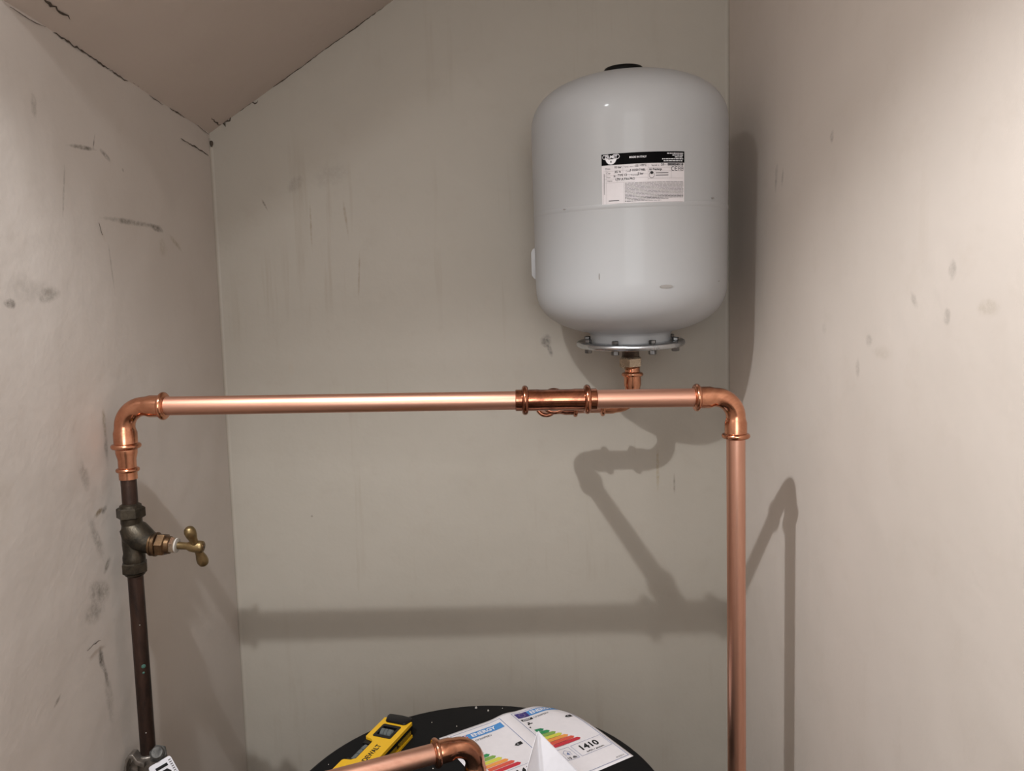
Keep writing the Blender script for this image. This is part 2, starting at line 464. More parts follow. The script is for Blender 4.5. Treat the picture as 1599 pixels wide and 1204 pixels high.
hole = MB(); hole.lathe((XL + .004, YB - .003, .395), (0, 0, -1), [(0, .002), (.002, .0035), (.006, .0035), (.012, .0015)], 8)
hole.build('plaster_chip', M['crack'], wb)

# ------------------------------------------------------------------ pipework builders
R28, R22 = .014, .011
def bead(c, axis, Ro, parent, mat, r=.0042):
    o = MB().torus(c, axis, Ro - r, r).build('sealing_bead', mat, parent)
    return o
def arc_pts(c, a, b, R, n=12):
    """quarter bend: leaves corner c towards unit a, arrives from unit b direction."""
    o = c + a * R + b * R
    return [o - b * R * math.cos(t_) - a * R * math.sin(t_) for t_ in [PI / 2 * i / n for i in range(n + 1)]]
def elbow(c, a, b, parent, mat, R=.031, sock=.032, r0=.0145, r1=.0165, Ro=.0210, label=None):
    """press-fit 90 degree elbow: legs run along unit vectors a and b from the corner c."""
    c, a, b = V(c), V(a).normalized(), V(b).normalized()
    arc = arc_pts(c, a, b, R)           # starts on leg a, ends on leg b
    P = [c + a * (R + sock), c + a * (R + sock), c + a * (R + .008), c + a * (R + .003)] + arc + \
        [c + b * (R + .003), c + b * (R + .008), c + b * (R + sock), c + b * (R + sock)]
    # leave the tube bore ends slightly rounded
    P[0] = c + a * (R + sock + .001); P[-1] = c + b * (R + sock + .001)
    rr = [r1 - .0012, r1, r1, r0 + .0005] + [r0] * len(arc) + [r0 + .0005, r1, r1, r1 - .0012]
    up = a.cross(b)
    e = MB().sweep(P, rr, 28, up=up).build('elbow', mat, parent, smooth=50)
    if label: e['label'] = label
    bead(c + a * (R + sock - .004), a, Ro, e, mat); bead(c + b * (R + sock - .004), b, Ro, e, mat)
    return e
def tube(p, q, r, name, mat, parent, n=28):
    return MB().sweep([p, q], r, n).build(name, mat, parent)

# main 28 mm run
EL = V((-.567, 1.0828, -.1085)); ER = V((.3469, 1.0852, -.1195))
ax = (ER - EL).normalized(); Zd = V((0, 0, -1)); Zu = V((0, 0, 1))
run = empty('copper_pipework', (ER.x, ER.y, ZF), 'bright copper pipe run crossing the cupboard and dropping down the right side', 'pipe')
run.location = (0, 0, 0)
e1 = elbow(EL, ax, Zd, run, M['copper_fit'])
e2 = elbow(ER, -ax, Zd, run, M['copper_fit'])
TC = EL + ax * ((.0765 - EL.x) / ax.x)
tube(EL + ax * .05, TC - ax * .05, R28, 'pipe', M['copper'], run)
tube(TC + ax * .05, ER - ax * .05, R28, 'pipe', M['copper'], run)
tube(ER + Zd * .05, (ER.x + .004, ER.y, ZF), R28, 'pipe', M['copper_v'], run)
# tee with a branch to the back
B1 = V((.0765, 1.402, -.164)); B2 = V((.2475, 1.402, -.164))
bd = (B1 - TC).normalized()
tee = MB()
tee.lathe(TC - ax * .061, ax, [(0, .0150), (.001, .0162), (.033, .0162), (.038, .0157), (.084, .0157), (.089, .0162), (.121, .0162), (.122, .0150)], 30)
tee.lathe(TC, bd, [(0, .0150), (.024, .0152), (.028, .0161), (.055, .0161), (.056, .0150)], 28)
tee = tee.build('tee', M['copper_tee'], run, smooth=50); tee['label'] = 'tarnished darker copper tee'
for s_ in (-1, 1): bead(TC + ax * s_ * .0465, ax, .0224, tee, M['copper_tee'], .0048)
bead(TC + bd * .050, bd, .0208, tee, M['copper_tee'])
tube(TC + bd * .04, B1 - bd * .05, R28, 'pipe', M['copper'], run)
elbow(B1, -bd, V((1, 0, 0)), run, M['copper_tee'])
tube(B1 + V((.05, 0, 0)), B2 - V((.05, 0, 0)), R28, 'pipe', M['copper'], run)
elbow(B2, V((-1, 0, 0)), Zu, run, M['copper_fit'])
tube(B2 + Zu * .05, B2 + Zu * .078, R28 + .0005, 'riser_tail', M['copper_fit'], run)
# reducer under the left elbow
rz = EL + Zd * .060
red = MB().lathe(rz, Zd, [(0, .0148), (.004, .0152), (.010, .0150), (.019, .0128), (.044, .0128), (.049, .0128), (.0495, .0112)], 28)
red = red.build('reducer', M['copper_fit'], run, smooth=50)
bead(rz + Zd * .035, Zd, .0166, red, M['copper_fit'], .0034)

# ------------------------------------------------------------------ stopcock and the old brown pipe
px, py = EL.x, EL.y
op = MB().sweep([(px, py, -.205), (px, py, -.285)], R22, 24).build('copper_pipe', M['old_pipe'])
op['label'] = 'short dark brown pipe between the copper reducer and the stopcock'; op['category'] = 'pipe'
op2 = MB().sweep([(px, py, -.345), (px - .0005, py + .001, ZF)], R22, 24).build('copper_pipe', M['old_pipe'])
op2['label'] = 'long aged brown pipe running down the left wall below the stopcock'; op2['category'] = 'pipe'
for (z, da, s_) in ((-.505, -.9, .0035), (-.515, -.95, .002), (-.61, -1.2, .0009), (-.44, -1.0, .0008)):
    p = V((px + R22 * math.cos(da), py + R22 * math.sin(da), z))
    MB().lathe(p - V((math.cos(da), math.sin(da), 0)) * .0012, (math.cos(da), math.sin(da), 0), [(0, s_), (.0014, s_ * .9), (.002, s_ * .4)], 7).build('verdigris_spot', M['verdigris'] if s_ > .0019 else M['ptfe'], op2)

sc_ = empty('stopcock', (px, py, -.31), 'old dark brass stopcock valve with crosshead handle on left pipe', 'valve')
O = lambda x, y, z: V((x, y, z))      # local to the stopcock empty
b = MB()
b.lathe((0, 0, .038), Zd, [(0, .0125), (.002, .0150), (.012, .0150), (.015, .0142), (.022, .0148), (.045, .0152), (.058, .0145), (.064, .0158), (.070, .0158), (.076, .0140)], 28)
nd = V((1, 0, -.30)).normalized()
b.sweep([(-.006, 0, .022), (.003, 0, .011), (.013, 0, .001), (.023, 0, -.005), (.030, 0, -.008)], [.0140, .0205, .0200, .0172, .0156], 26)
b.build('body', M['old_brass'], sc_, smooth=50)
n1 = MB(); n1.hexnut((0, 0, .033), Zu, .017, .035, .25); n1.lathe((0, 0, .05), Zu, [(0, .0155), (.003, .0150), (.005, .0118)], 24)
n1.build('compression_nut', M['old_brass'], sc_, smooth=25)
n2 = MB(); n2.hexnut((0, 0, -.034), Zd, .017, .033, .1); n2.lathe((0, 0, -.051), Zd, [(0, .0150), (.003, .0140), (.005, .0118)], 24)
n2.build('compression_nut', M['old_brass'], sc_, smooth=25)
hd = V((1, 0, -.09)).normalized(); h0 = V((.026, 0, -.0078))
b = MB()
b.lathe(h0, hd, [(0, .0160), (.002, .0178), (.0045, .0178), (.005, .0166), (.0075, .0166), (.008, .0182), (.010, .0182), (.011, .0165)], 28)
b.hexnut(h0 + hd * .0105, hd, .014, .0300, .3)
b.lathe(h0 + hd * .024, hd, [(0, .0135), (.006, .0132), (.007, .0115)], 24)
b.build('bonnet', M['brass'], sc_, smooth=25)
b = MB(); b.hexnut(h0 + hd * .030, hd, .008, .0215, .1); b.build('packing_nut', M['nickel'], sc_, smooth=25)
MB().lathe(h0 + hd * .0375, hd, [(0, .0100), (.001, .0112), (.0028, .0112), (.0036, .0085)], 24).build('sealing_tape', M['ptfe'], sc_)['label'] = 'white sealing tape ring'
h = MB()
h.lathe(h0 + hd * .040, hd, [(0, .0056), (.015, .0056), (.019, .0078), (.025, .0090), (.035, .0092), (.0385, .0086), (.0395, .0074)], 26)
hub = h0 + hd * .069
ld = V((-.11, -.40, .90)).normalized()
for s_ in (1, -1):
    pth = [hub + ld * s_ * q for q in (.003, .010, .015, .022, .029, .034, .0365, .0375)]
    h.sweep(pth, [.0064, .0056, .0062, .0080, .0086, .0072, .0046, .0012], 20)
hn = h.build('crosshead_handle', M['handle'], sc_, smooth=50)
MB().lathe(hub + hd * .0098, hd, [(0, .0055), (.0012, .0055), (.0016, .0045)], 18).build('cap_screw', M['brass'], hn)
MB().lathe(hub + hd * .0112, hd, [(0, .0016), (.0006, .0016)], 10).build('screw_recess', M['level_black'], hn)

# ------------------------------------------------------------------ expansion vessel
VX, VY, VZ = .2440, 1.400, -.042
ves = empty('expansion_vessel', (VX, VY, VZ), 'white steel expansion vessel with printed label standing on the copper riser', 'tank')
ves.rotation_euler = (math.radians(4.0), math.radians(-.6), math.radians(-.3))
RV = .178
prof = []
zb_, zt_, nb, nt, ex = .112, .386, .096, .098, 2.5     # local heights above the flange centre
for i in range(17):
    s_ = i / 16 * PI / 2
    r = RV * math.sin(s_) ** (2 / ex); z = zb_ - nb * math.cos(s_) ** (2 / ex)
    if r > .070: prof.append((z, r))
prof.insert(0, (prof[0][0] - .0005, .02))
zs = .242
prof += [(zb_ + .004, RV), (zs - .012, RV), (zs - .0045, RV), (zs - .0040, RV), (zs - .0028, RV + .0006), (zs + .0028, RV + .0006), (zs + .0040, RV), (zs + .0045, RV), (zs + .012, RV), (zt_ - .004, RV)]
for i in range(21):
    s_ = (1 - i / 20) * PI / 2
    r = RV * max(math.sin(s_), 0) ** (2 / ex); z = zt_ + nt * max(math.cos(s_), 0) ** (2 / ex)
    prof.append((z, max(r, .001)))
sh = MB().lathe((0, 0, 0), (0, 0, 1), prof, 96).build('shell', M['enamel'], ves, smooth=60)
MB().lathe((0, 0, .003), (0, 0, 1), [(0, .0760), (.012, .0760), (.017, .0785), (.020, .0860), (.0235, .0925), (.027, .0935), (.031, .0900), (.033, .082)], 64).build('neck', M['enamel'], ves, smooth=50)
fln = MB().lathe((0, 0, -.006), (0, 0, 1), [(-.002, .090), (-.0015, .0985), (.000, .1015), (.0035, .1030), (.0075, .1025), (.0095, .1000), (.010, .060)], 72).build('flange', M['zinc'], ves, smooth=50)
for k in range(8):
    a = 2 * PI * k / 8 + .30
    p = V((math.cos(a), math.sin(a), 0)) * .0875
    bo = MB(); bo.hexnut(p + V((0, 0, -.0160)), Zu, .0085, .0128, a)
    bo.lathe(p + V((0, 0, -.006)), Zu, [(0, .0038), (.0145, .0038), (.0155, .003)], 12)
    bo.hexnut(p + V((0, 0, .0040)), Zu, .006, .0115, a + .3)
    bo.build('bolt', M['bolt'], fln, smooth=25)
cap = MB().lathe((-.007, 0, zt_ + nt - .014), (0, 0, 1), [(0, .036), (.012, .0375), (.022, .0375), (.028, .034), (.030, .026), (.031, .002)], 40)
cap.build('valve_cap', M['black_rubber'], ves, smooth=50)['label'] = 'black plastic cap'
# nipple and nut under the flange (upright, screwed to the riser)
nip = MB().lathe((0, 0, -.030), Zu, [(0, .0165)] + [(i * .0012, .0165 + (.0006 if i % 2 else 0)) for i in range(1, 20)] + [(.0245, .0165)], 28)
nip.build('threaded_nipple', M['dark_nipple'], ves, smooth=20)
nu = MB(); nu.hexnut((0, 0, -.049), Zu, .0200, .0400, .28); nu.lathe((0, 0, -.0525), Zu, [(0, .0148), (.002, .0165), (.0035, .0178)], 24)
nu.build('union_nut', M['nickel'], ves, smooth=25)
# wall bracket tab on the left of the shell
tb = MB()
a = math.radians(171)
er = V((math.cos(a), math.sin(a), 0)); et = V((-math.sin(a), math.cos(a), 0))
outl = [(-.001, -.034), (.004, -.030), (.0075, -.024), (.0075, .018), (.004, .024), (-.001, .027)]
tb.prism(outl, lambda u, v, z: er * (RV + u) + et * z + V((0, 0, .158 + v)), -.012, .012)
tb.build('bracket_tab', M['enamel'], ves, smooth=40, bevel=.0012)
# little dents and scuffs
for (ad, zz, wd, hh) in ((-116, .128, .0012, .0055), (-80, .108, .012, .003), (-137, .243, .003, .0012), (-48, .252, .004, .0016), (-40, .112, .003, .001)):
    aa = math.radians(ad); rr_ = RV + .0006
    er = V((math.cos(aa), math.sin(aa), 0)); et = V((-math.sin(aa), math.cos(aa), 0))
    pl = [(math.cos(q * PI / 4) * wd, math.sin(q * PI / 4) * hh) for q in range(8)]
    MB().prism(pl, lambda u, v, z: er * (rr_ + z + (.0008 if zz > .2 and ad < -45 else 0)) + et * u + V((0, 0, zz + v)), -.0008, .0002).build('scuff', M['scuff'], sh)

# printed label, wrapped round the shell
A0, A1 = math.radians(-113.6), math.radians(-69.3)
LW, LH, LT = (A1 - A0) * RV, .0800, .3245                # width, height, top edge (local z)
def lab(s_, t_, off):
    a = A0 + s_ / RV
    return V((math.cos(a) * (RV + off), math.sin(a) * (RV + off), LT - t_))
def lab_rect(mb, s0, t0, s1, t1, off, n=None):
    n = n or max(1, int((s1 - s0) / .006)); vs = []; fs = []
    for i in range(n + 1):
        s_ = s0 + (s1 - s0) * i / n; vs += [lab(s_, t0, off), lab(s_, t1, off)]
    for i in range(n): a = 2 * i; fs.append((a, a + 1, a + 3, a + 2))
    return mb.add(vs, fs)
def lab_poly(mb, pts, off): return mb.add([lab(s_, t_, off) for s_, t_ in pts], [tuple(range(len(pts)))])
def lab_text(mb, body, s_, t_, size, off, align='LEFT', sx=1., bold=0., rot=False):
    vs, fs = glyphs(body, size, align, bold)
    if rot: return mb.add([lab(s_ + y, t_ - x * -1, off) for x, y in vs], fs)
    return mb.add([lab(s_ + x * sx, t_ - y, off) for x, y in vs], fs)
sk = lab_rect(MB(), 0, 0, LW, LH, .0005, 24).build('label_sticker', M['sticker'], ves, smooth=60); sk['label'] = 'white printed data label with black header'
u = LW / 1370; q = LH / 775     # label units as read off the photograph
hb = lab_rect(MB(), 0, 0, LW, 172 * q, .0008, 24).build('header_band', M['ink_black'], sk)
mw = MB()
lab_text(mw, 'MADE IN ITALY', 585 * u, 84 * q, .0040, .0011, 'CENTER', 1., .00012)
mw.build('lettering', M['ink_white'], hb, smooth=0); mw = MB()
for (x0, x1, y, br) in ((1060, 1345, 30, 1), (1150, 1345, 58, 6), (1195, 1345, 86, 1), (975, 1345, 114, 8), (1000, 1345, 144, 5)):
    x = x0
    rnd = random.Random(y)
    while x < x1 - 8:
        w_ = rnd.uniform(14, 60); lab_rect(mw, x * u, (y - 7) * q, min(x + w_, x1) * u, (y + 7) * q, .0011, 2); x += w_ + 9
# badge outline and half-round shield
mw = mw.build('address_print', M['ink_white'], hb, smooth=0); mw['kind'] = 'stuff'; mw = MB()
badge = []
for k in range(17): a = -PI / 2 + PI * k / 16; badge.append((260 + 36 * math.cos(a), 46 + 36 * math.sin(a)))
for k in range(17): a = PI / 2 + PI * k / 16; badge.append((52 + 36 * math.cos(a), 46 + 36 * math.sin(a)))
lab_poly(mw, [(x * u, y * q) for x, y in badge], .00105); mw.build('badge', M['ink_white'], hb, smooth=0); mw = MB()
lab_poly(mw, [(x * u, y * q) for x, y in [(62, 82), (250, 82), (225, 130), (195, 155), (156, 164), (117, 155), (87, 130)]], .00105)
mw.build('badge_shield', M['ink_white'], hb, smooth=0)
mk = MB()
badge2 = []
for k in range(17): a = -PI / 2 + PI * k / 16; badge2.append((260 + 28 * math.cos(a), 46 + 28 * math.sin(a)))
for k in range(17): a = PI / 2 + PI * k / 16; badge2.append((52 + 28 * math.cos(a), 46 + 28 * math.sin(a)))
lab_poly(mk, [(x * u, y * q) for x, y in badge2], .0012); mk.build('badge_field', M['ink_black'], hb, smooth=0); mk = MB()
lab_poly(mk, [(x * u, y * q) for x, y in [(156, 100), (166, 118), (164, 132), (156, 138), (148, 132), (146, 118)]], .0012)
mk.build('badge_drop', M['ink_black'], hb, smooth=0)
mw = MB(); lab_text(mw, 'ZILMET', 156 * u, 66 * q, .0060, .0014, 'CENTER', 1.05, .0002)
mw.build('badge_lettering', M['ink_white'], hb, smooth=0)
mk = MB(); mg = MB(); ml = MB()
def lab_fit(mb, body, x0, x1, y, size, bold):
    vs, fs = glyphs(body, size, 'LEFT', bold)
    lo_ = min(v[0] for v in vs); hi_ = max(v[0] for v in vs); k = (x1 - x0) * u / (hi_ - lo_)
    mb.add([lab(x0 * u + (x - lo_) * k, y * q - yy, .0009) for x, yy in vs], fs)
for (tx, x, x1_, y, bd_) in (('10 bar', 212, 327, 226, .00008), ('35 lt', 212, 312, 296, .00008), ('-10 / +99°C', 530, 722, 216, .00008),
        ('9 1035017 NBL', 457, 705, 284, .00008), ('N', 200, 222, 362, .00012), ('TYPE', 262, 348, 352, .00004), ('CE', 366, 412, 350, .00004), ('5 bar', 580, 672, 340, .00008), ('LTR ULTRA-PRO', 228, 532, 412, .00008),
        ('20 -', 958, 1045, 214, .00008), ('00000340118', 1068, 1348, 214, .00025), ('Air Precharge', 762, 972, 282, .00008)):
    lab_fit(mk, tx, x, x1_, y, .0050, bd_)
for (tx, x, y, sz) in (('Pmax', 60, 238, .0040), ('Cap.', 80, 306, .0040), ('Temp. min / max', 355, 222, .0036), ('Code', 390, 292, .0036), ('Year', 80, 368, .0036), ('Precharge', 470, 352, .0034), ('Name', 90, 424, .0036), ('Serial n.', 800, 220, .0044)):
    lab_text(mg, tx, x * u, y * q, sz, .0009, 'LEFT', .95)
# CE mark, crossed square marks and the precharge pictogram
for (cx_, dirs) in ((1162, 0), (1222, 1)):
    pts = []
    for k in range(13): a = math.radians(60 + 240 * k / 12); pts.append((cx_ + 32 * math.cos(a), 262 - 36 * math.sin(a)))
    for k in range(12, -1, -1): a = math.radians(60 + 240 * k / 12); pts.append((cx_ + 22 * math.cos(a), 262 - 26 * math.sin(a)))
    for k in range(12):
        lab_poly(mk, [(x * u, y * q) for x, y in (pts[k], pts[k + 1], pts[24 - k], pts[25 - k])], .0009)
    if dirs: lab_rect(mk, (cx_ - 28) * u, 257 * q, (cx_ + 10) * u, 267 * q, .0009)
for cx_ in (1275, 1330):
    for (x0, y0, x1, y1) in ((-20, -30, 20, -24), (-20, 24, 20, 30), (-20, -30, -13, 30), (13, -30, 20, 30), (-13, -4, 13, 3)):
        if cx_ == 1275 and (x0, y0) == (-20, 24): continue
        lab_rect(mk, (cx_ + x0) * u, (262 + y0) * q, (cx_ + x1) * u, (262 + y1) * q, .0009, 1)
ring = [(math.cos(2 * PI * k / 16), math.sin(2 * PI * k / 16)) for k in range(16)]
lab_poly(mk, [((805 + 24 * c) * u, (292 + 24 * s_ + 26) * q) for c, s_ in ring], .0010)
for k in range(16):
    c0, s0 = ring[k]; c1, s1 = ring[(k + 1) % 16]
    lab_poly(mg, [((805 + r_ * c) * u, (352 + r_ * 1.15 * s_) * q) for r_, c, s_ in ((44, c0, s0), (44, c1, s1), (37, c1, s1), (37, c0, s0))], .0009)
for (x, y) in ((870, 324), (870, 358)):
    lab_rect(mg, x * u, (y - 6) * q, 1080 * u, (y + 6) * q, .0009)
# ruled lines
for (x0, y0, x1, y1) in ((30, 262, 740, 264), (30, 330, 740, 332), (30, 385, 330, 387), (250, 330, 252, 440), (440, 330, 442, 385), (330, 385, 740, 387), (60, 440, 540, 442), (345, 190, 347, 330),
        (745, 190, 748, 430), (745, 240, 1345, 242), (745, 296, 1345, 298), (1130, 296, 1132, 404), (745, 404, 1345, 407), (355, 440, 358, 765), (20, 430, 22, 770), (70, 240, 72, 770), (70, 765, 1345, 767)):
    lab_rect(ml, x0 * u, y0 * q, max(x1 * u, x0 * u + .0003), max(y1 * q, y0 * q + .00025), .0008)
# small print
rnd = random.Random(3)
for k in range(14):
    y = 462 + k * 21.5; x = 372; x1 = (1350 if k < 11 else (1345, 1080, 960)[k - 11])
    while x < x1 - 10:
        w_ = rnd.uniform(20, 85); lab_rect(mg if k not in (10, 11) else mk, x * u, (y - 4.0) * q, min(x + w_, x1) * u, (y + 4.0) * q, .0009, 2); x += w_ + 7
lab_rect(mg, 110 * u, 714 * q, 280 * u, 728 * q, .0009)
lab_rect(mg, 36 * u, 300 * q, 44 * u, 620 * q, .0009)
for nm, mm, mt in (('black_print', mk, 'ink'), ('grey_print', mg, 'ink_grey'), ('ruled_lines', ml, 'ink_light')):
    mm.build(nm, M[mt], sk, smooth=0)['kind'] = 'stuff'

# ------------------------------------------------------------------ hot water cylinder
CX, CY, CZ, CR = -.06, 1.003, -.700, .291
cyl = empty('water_cylinder', (CX, CY, ZF), 'tall hot water cylinder with flat black top in the lower middle', 'water cylinder')
H = CZ - ZF
MB().lathe((0, 0, 0), Zu, [(0, .278), (.002, .285), (H - .06, .285), (H - .058, .280)], 72).build('casing', M['casing'], cyl)
lidp = [(H - .062, .284), (H - .060, CR)]
for k in range(7): a = PI / 2 * k / 6; lidp.append((H - .010 + .010 * math.sin(a), CR - .010 + .010 * math.cos(a)))
lidp += [(H, .18), (H, .05)]
MB().lathe((0, 0, 0), Zu, lidp, 96).build('lid', M['lid'], cyl, smooth=50)
LP = V((-.0590, 1.0310, -.618)); ld_ = V((-.924, -.382, 0)).normalized()
MB().lathe((LP.x - CX, LP.y - CY, H - .001), Zu, [(0, .024), (.006, .024), (.009, .021), (.010, .0145)], 28).build('outlet_boss', M['lid'], cyl)
cr = MB(); rnd = random.Random(8)
for (x, y, s_) in ((-.068, 1.279, .0026), (-.046, 1.268, .0022), (-.10, 1.22, .0012), (-.02, 1.275, .0010), (-.115, 1.19, .0012), (-.145, 1.235, .001), (-.262, 1.135, .0014), (-.28, 1.10, .0014), (-.30, 1.12, .001), (-.145, 1.135, .001), (.02, 1.262, .001), (-.13, 1.10, .0012)):
    p = V((x, y, CZ)); k = [V((rnd.uniform(.7, 1.2) * s_ * math.cos(a), rnd.uniform(.7, 1.2) * s_ * math.sin(a), 0)) for a in (0, 1.3, 2.5, 3.8, 5.1)]
    cr.add([p + v for v in k] + [p + v * .6 + V((0, 0, s_ * .9)) for v in k], [(0, 1, 2, 3, 4), (5, 6, 7, 8, 9)] + [(i, (i + 1) % 5, 5 + (i + 1) % 5, 5 + i) for i in range(5)])
cr = cr.build('plaster_crumbs', M['ptfe'], smooth=0); cr['kind'] = 'stuff'; cr['label'] = 'white plaster crumbs scattered over the black cylinder top'; cr['category'] = 'debris'

# ------------------------------------------------------------------ lower pipe into the cylinder
lp = empty('copper_pipe', (0, 0, 0), 'short copper pipe and elbow dropping into the black cylinder top', 'pipe')
elbow(LP, ld_, Zd, lp, M['copper_fit'])
tube(LP + ld_ * .05, LP + ld_ * ((LP.x - XL - .004) / -ld_.x), R28, 'pipe', M['copper'], lp)
tube(LP + Zd * .05, (LP.x, LP.y, CZ + .004), R28, 'pipe', M['copper'], lp)

# ------------------------------------------------------------------ earth clamp on the brown pipe
ec = empty('earth_clamp', (px, py, -.653), 'grey metal earth clamp with white tag round the lower brown pipe', 'clamp')
b = MB()
b.lathe((0, 0, -.024), Zu, [(0, .0145), (.001, .0155), (.029, .0155), (.030, .0145)], 28)
b.prism([(-.004, -.020), (.030, -.016), (.036, -.010), (.032, .006), (.016, .006), (-.004, .002)], lambda a_, c_, z: V((a_, -.0125 + z, c_)), -.0035, .0045)
b.build('clamp_body', M['cast'], ec, smooth=40, bevel=.0012)
# strap loop on the left: a bent band with a hollow
st = MB(); out = []; inn = []
for k in range(15):
    a = math.radians(-70 + 320 * k / 14 - 55)
    out.append((math.cos(a), math.sin(a)))
loop = [(-.030, -.045), (-.028, -.010), (-.024, .008), (-.018, .0165), (-.012, .0160), (-.006, .006), (.004, .002)]
loop2 = [(-.026, -.045), (-.024, -.012), (-.0215, .003), (-.0175, .0095), (-.0135, .0085), (-.010, .000), (.004, -.006)]
st.prism(loop + loop2[::-1], lambda a_, c_, z: V((a_, -.015 + z, c_)), -.008, .008)
st.prism([(-.024, -.045), (-.0235, -.008), (-.0175, .004), (-.012, -.006), (-.010, -.045)], lambda a_, c_, z: V((a_, -.015 + z, c_)), .003, .006)
st.build('strap_loop', M['cast'], ec, smooth=40, bevel=.0012)
sd = V((.25, -.75, .60)).normalized()
b = MB(); s0 = V((.0215, -.012, .010))
b.hexnut(s0 - sd * .004, sd, .010, .0225, .2); b.lathe(s0 + sd * .006, sd, [(0, .0096), (.006, .0096), (.008, .0080), (.010, .0078)], 22)
scw = b.build('clamp_screw', M['dull'], ec, smooth=30)
side = sd.cross(V((.6, 0, .8))).normalized(); oth = sd.cross(side)
MB().prism([(-.0055, -.001), (.0055, -.001), (.0055, .001), (-.0055, .001)], lambda a_, c_, z: s0 + sd * (.0100 + z) + side * a_ + oth * c_, -.0005, .0003).build('screw_slot', M['level_black'], scw, smooth=0)
tu = V((.88, .05, .47)).normalized(); tn = V((.18, -.90, .20)); tn = (tn - tu * tn.dot(tu)).normalized(); tv = tn.cross(tu)
t0 = V((.0365, -.024, -.0145))
def tag(a_, c_, z): return t0 + tu * a_ + tv * c_ + tn * z
rr = []
for (cx_, cy_, a0) in ((.015, .017, 0), (-.015, .017, 90), (-.015, -.03, 180), (.015, -.03, 270)):
    for k in range(4): a = math.radians(a0 + 30 * k); rr.append((cx_ + .004 * math.cos(a), cy_ + .004 * math.sin(a)))
tg = MB().prism(rr, tag, -.0005, .0005).build('warning_tag', M['paper_b'], ec, smooth=0); tg['label'] = 'white metal warning tag'
b = MB()
b.prism([(-.010, .0095), (.010, .0095), (.010, .0140), (-.010, .0140)], tag, .0004, .0008)
b.prism([(-.010, -.001), (-.002, .006), (.006, .006), (.010, .001), (.012, -.02), (-.010, -.02)], tag, .0004, .0008)
b.build('printed_panel', M['ink'], tg, smooth=0)
b = MB()
b.lathe(tag(.002, -.006, .0004), tn, [(0, .0075), (.002, .0075), (.0045, .006), (.005, .002)], 20)
b.build('tag_screw', M['dull'], ec, smooth=40)
b = MB()
for k in range(8): b.prism([(.0135, .015 - k * .0035), (.0175, .015 - k * .0035), (.0175, .0165 - k * .0035), (.0135, .0165 - k * .0035)], tag, .0004, .0008)
b.build('small_print', M['ink_grey'], tg, smooth=0)

# ------------------------------------------------------------------ torpedo level
LA = math.radians(68.4)
la = V((math.cos(LA), math.sin(LA), 0)); lw_ = V((math.sin(LA), -math.cos(LA), 0))    # along (to the far end), across (to the right)
lev = empty('spirit_level', (0, 0, 0), 'yellow and black spirit level lying at the left of the cylinder top', 'level')
lo = V((-.1985, 1.1965, CZ)); LT_ = .027     # far end centre on the lid, thickness
def lev_p(a_, w__, z): return lo - la * a_ + lw_ * w__ + V((0, 0, z + .0006))
HW = .0265; LL = .226
outl = [(-.002, -HW), (.0585, -HW), (.0610, -HW + .004)]
# notch on the left edge for the middle vial
outl += [(.0630, -HW + .013), (.069, -HW + .019), (.117, -HW + .019), (.123, -HW + .013), (.125, -HW + .002), (.128, -HW)]
outl += [(.180, -HW), (LL, -HW), (LL, HW), (-.002, HW), (-.004, HW - .008), (-.004, -HW + .008)]
wn = [(.0170, -.0150), (.0190, -.0170), (.0525, -.0170), (.0545, -.0150), (.0545, .0150), (.0525, .0170), (.0190, .0170), (.0170, .0150)]
def holed_plate(mb, outer, hole, f, z0, z1):
    """plate with one opening: bridged outline"""
    k = min(range(len(outer)), key=lambda i: (outer[i][0] - hole[0][0]) ** 2 + (outer[i][1] - hole[0][1]) ** 2)
    hp = hole[::-1]; j = min(range(len(hp)), key=lambda i: (outer[k][0] - hp[i][0]) ** 2 + (outer[k][1] - hp[i][1]) ** 2)
    poly = outer[:k + 1] + hp[j:] + hp[:j + 1] + outer[k:]
    bm = bmesh.new()
    def ring(z): return [bm.verts.new(f(a_, b_, z)) for a_, b_ in outer], [bm.verts.new(f(a_, b_, z)) for a_, b_ in hole]
    o0, h0_ = ring(z0); o1, h1_ = ring(z1)
    for o_, h_ in ((o0, h0_), (o1, h1_)):
        es = [bm.edges.new((o_[i], o_[(i + 1) % len(o_)])) for i in range(len(o_))] + [bm.edges.new((h_[i], h_[(i + 1) % len(h_)])) for i in range(len(h_))]
        bmesh.ops.triangle_fill(bm, edges=es, use_beauty=True)
    for A_, B_ in ((o0, o1), (h0_, h1_)):
        for i in range(len(A_)): bm.faces.new((A_[i], A_[(i + 1) % len(A_)], B_[(i + 1) % len(A_)], B_[i]))
    bm.verts.index_update()
    mb.add([v.co.copy() for v in bm.verts], [tuple(v.index for v in f_.verts) for f_ in bm.faces]); bm.free()
b = MB(); holed_plate(b, outl, wn, lev_p, .0215, LT_)
b.build('face_plate', M['yellow'], lev, smooth=0)
b = MB(); holed_plate(b, outl, wn, lev_p, .000, .0045); b.build('face_plate', M['yellow'], lev, smooth=0)
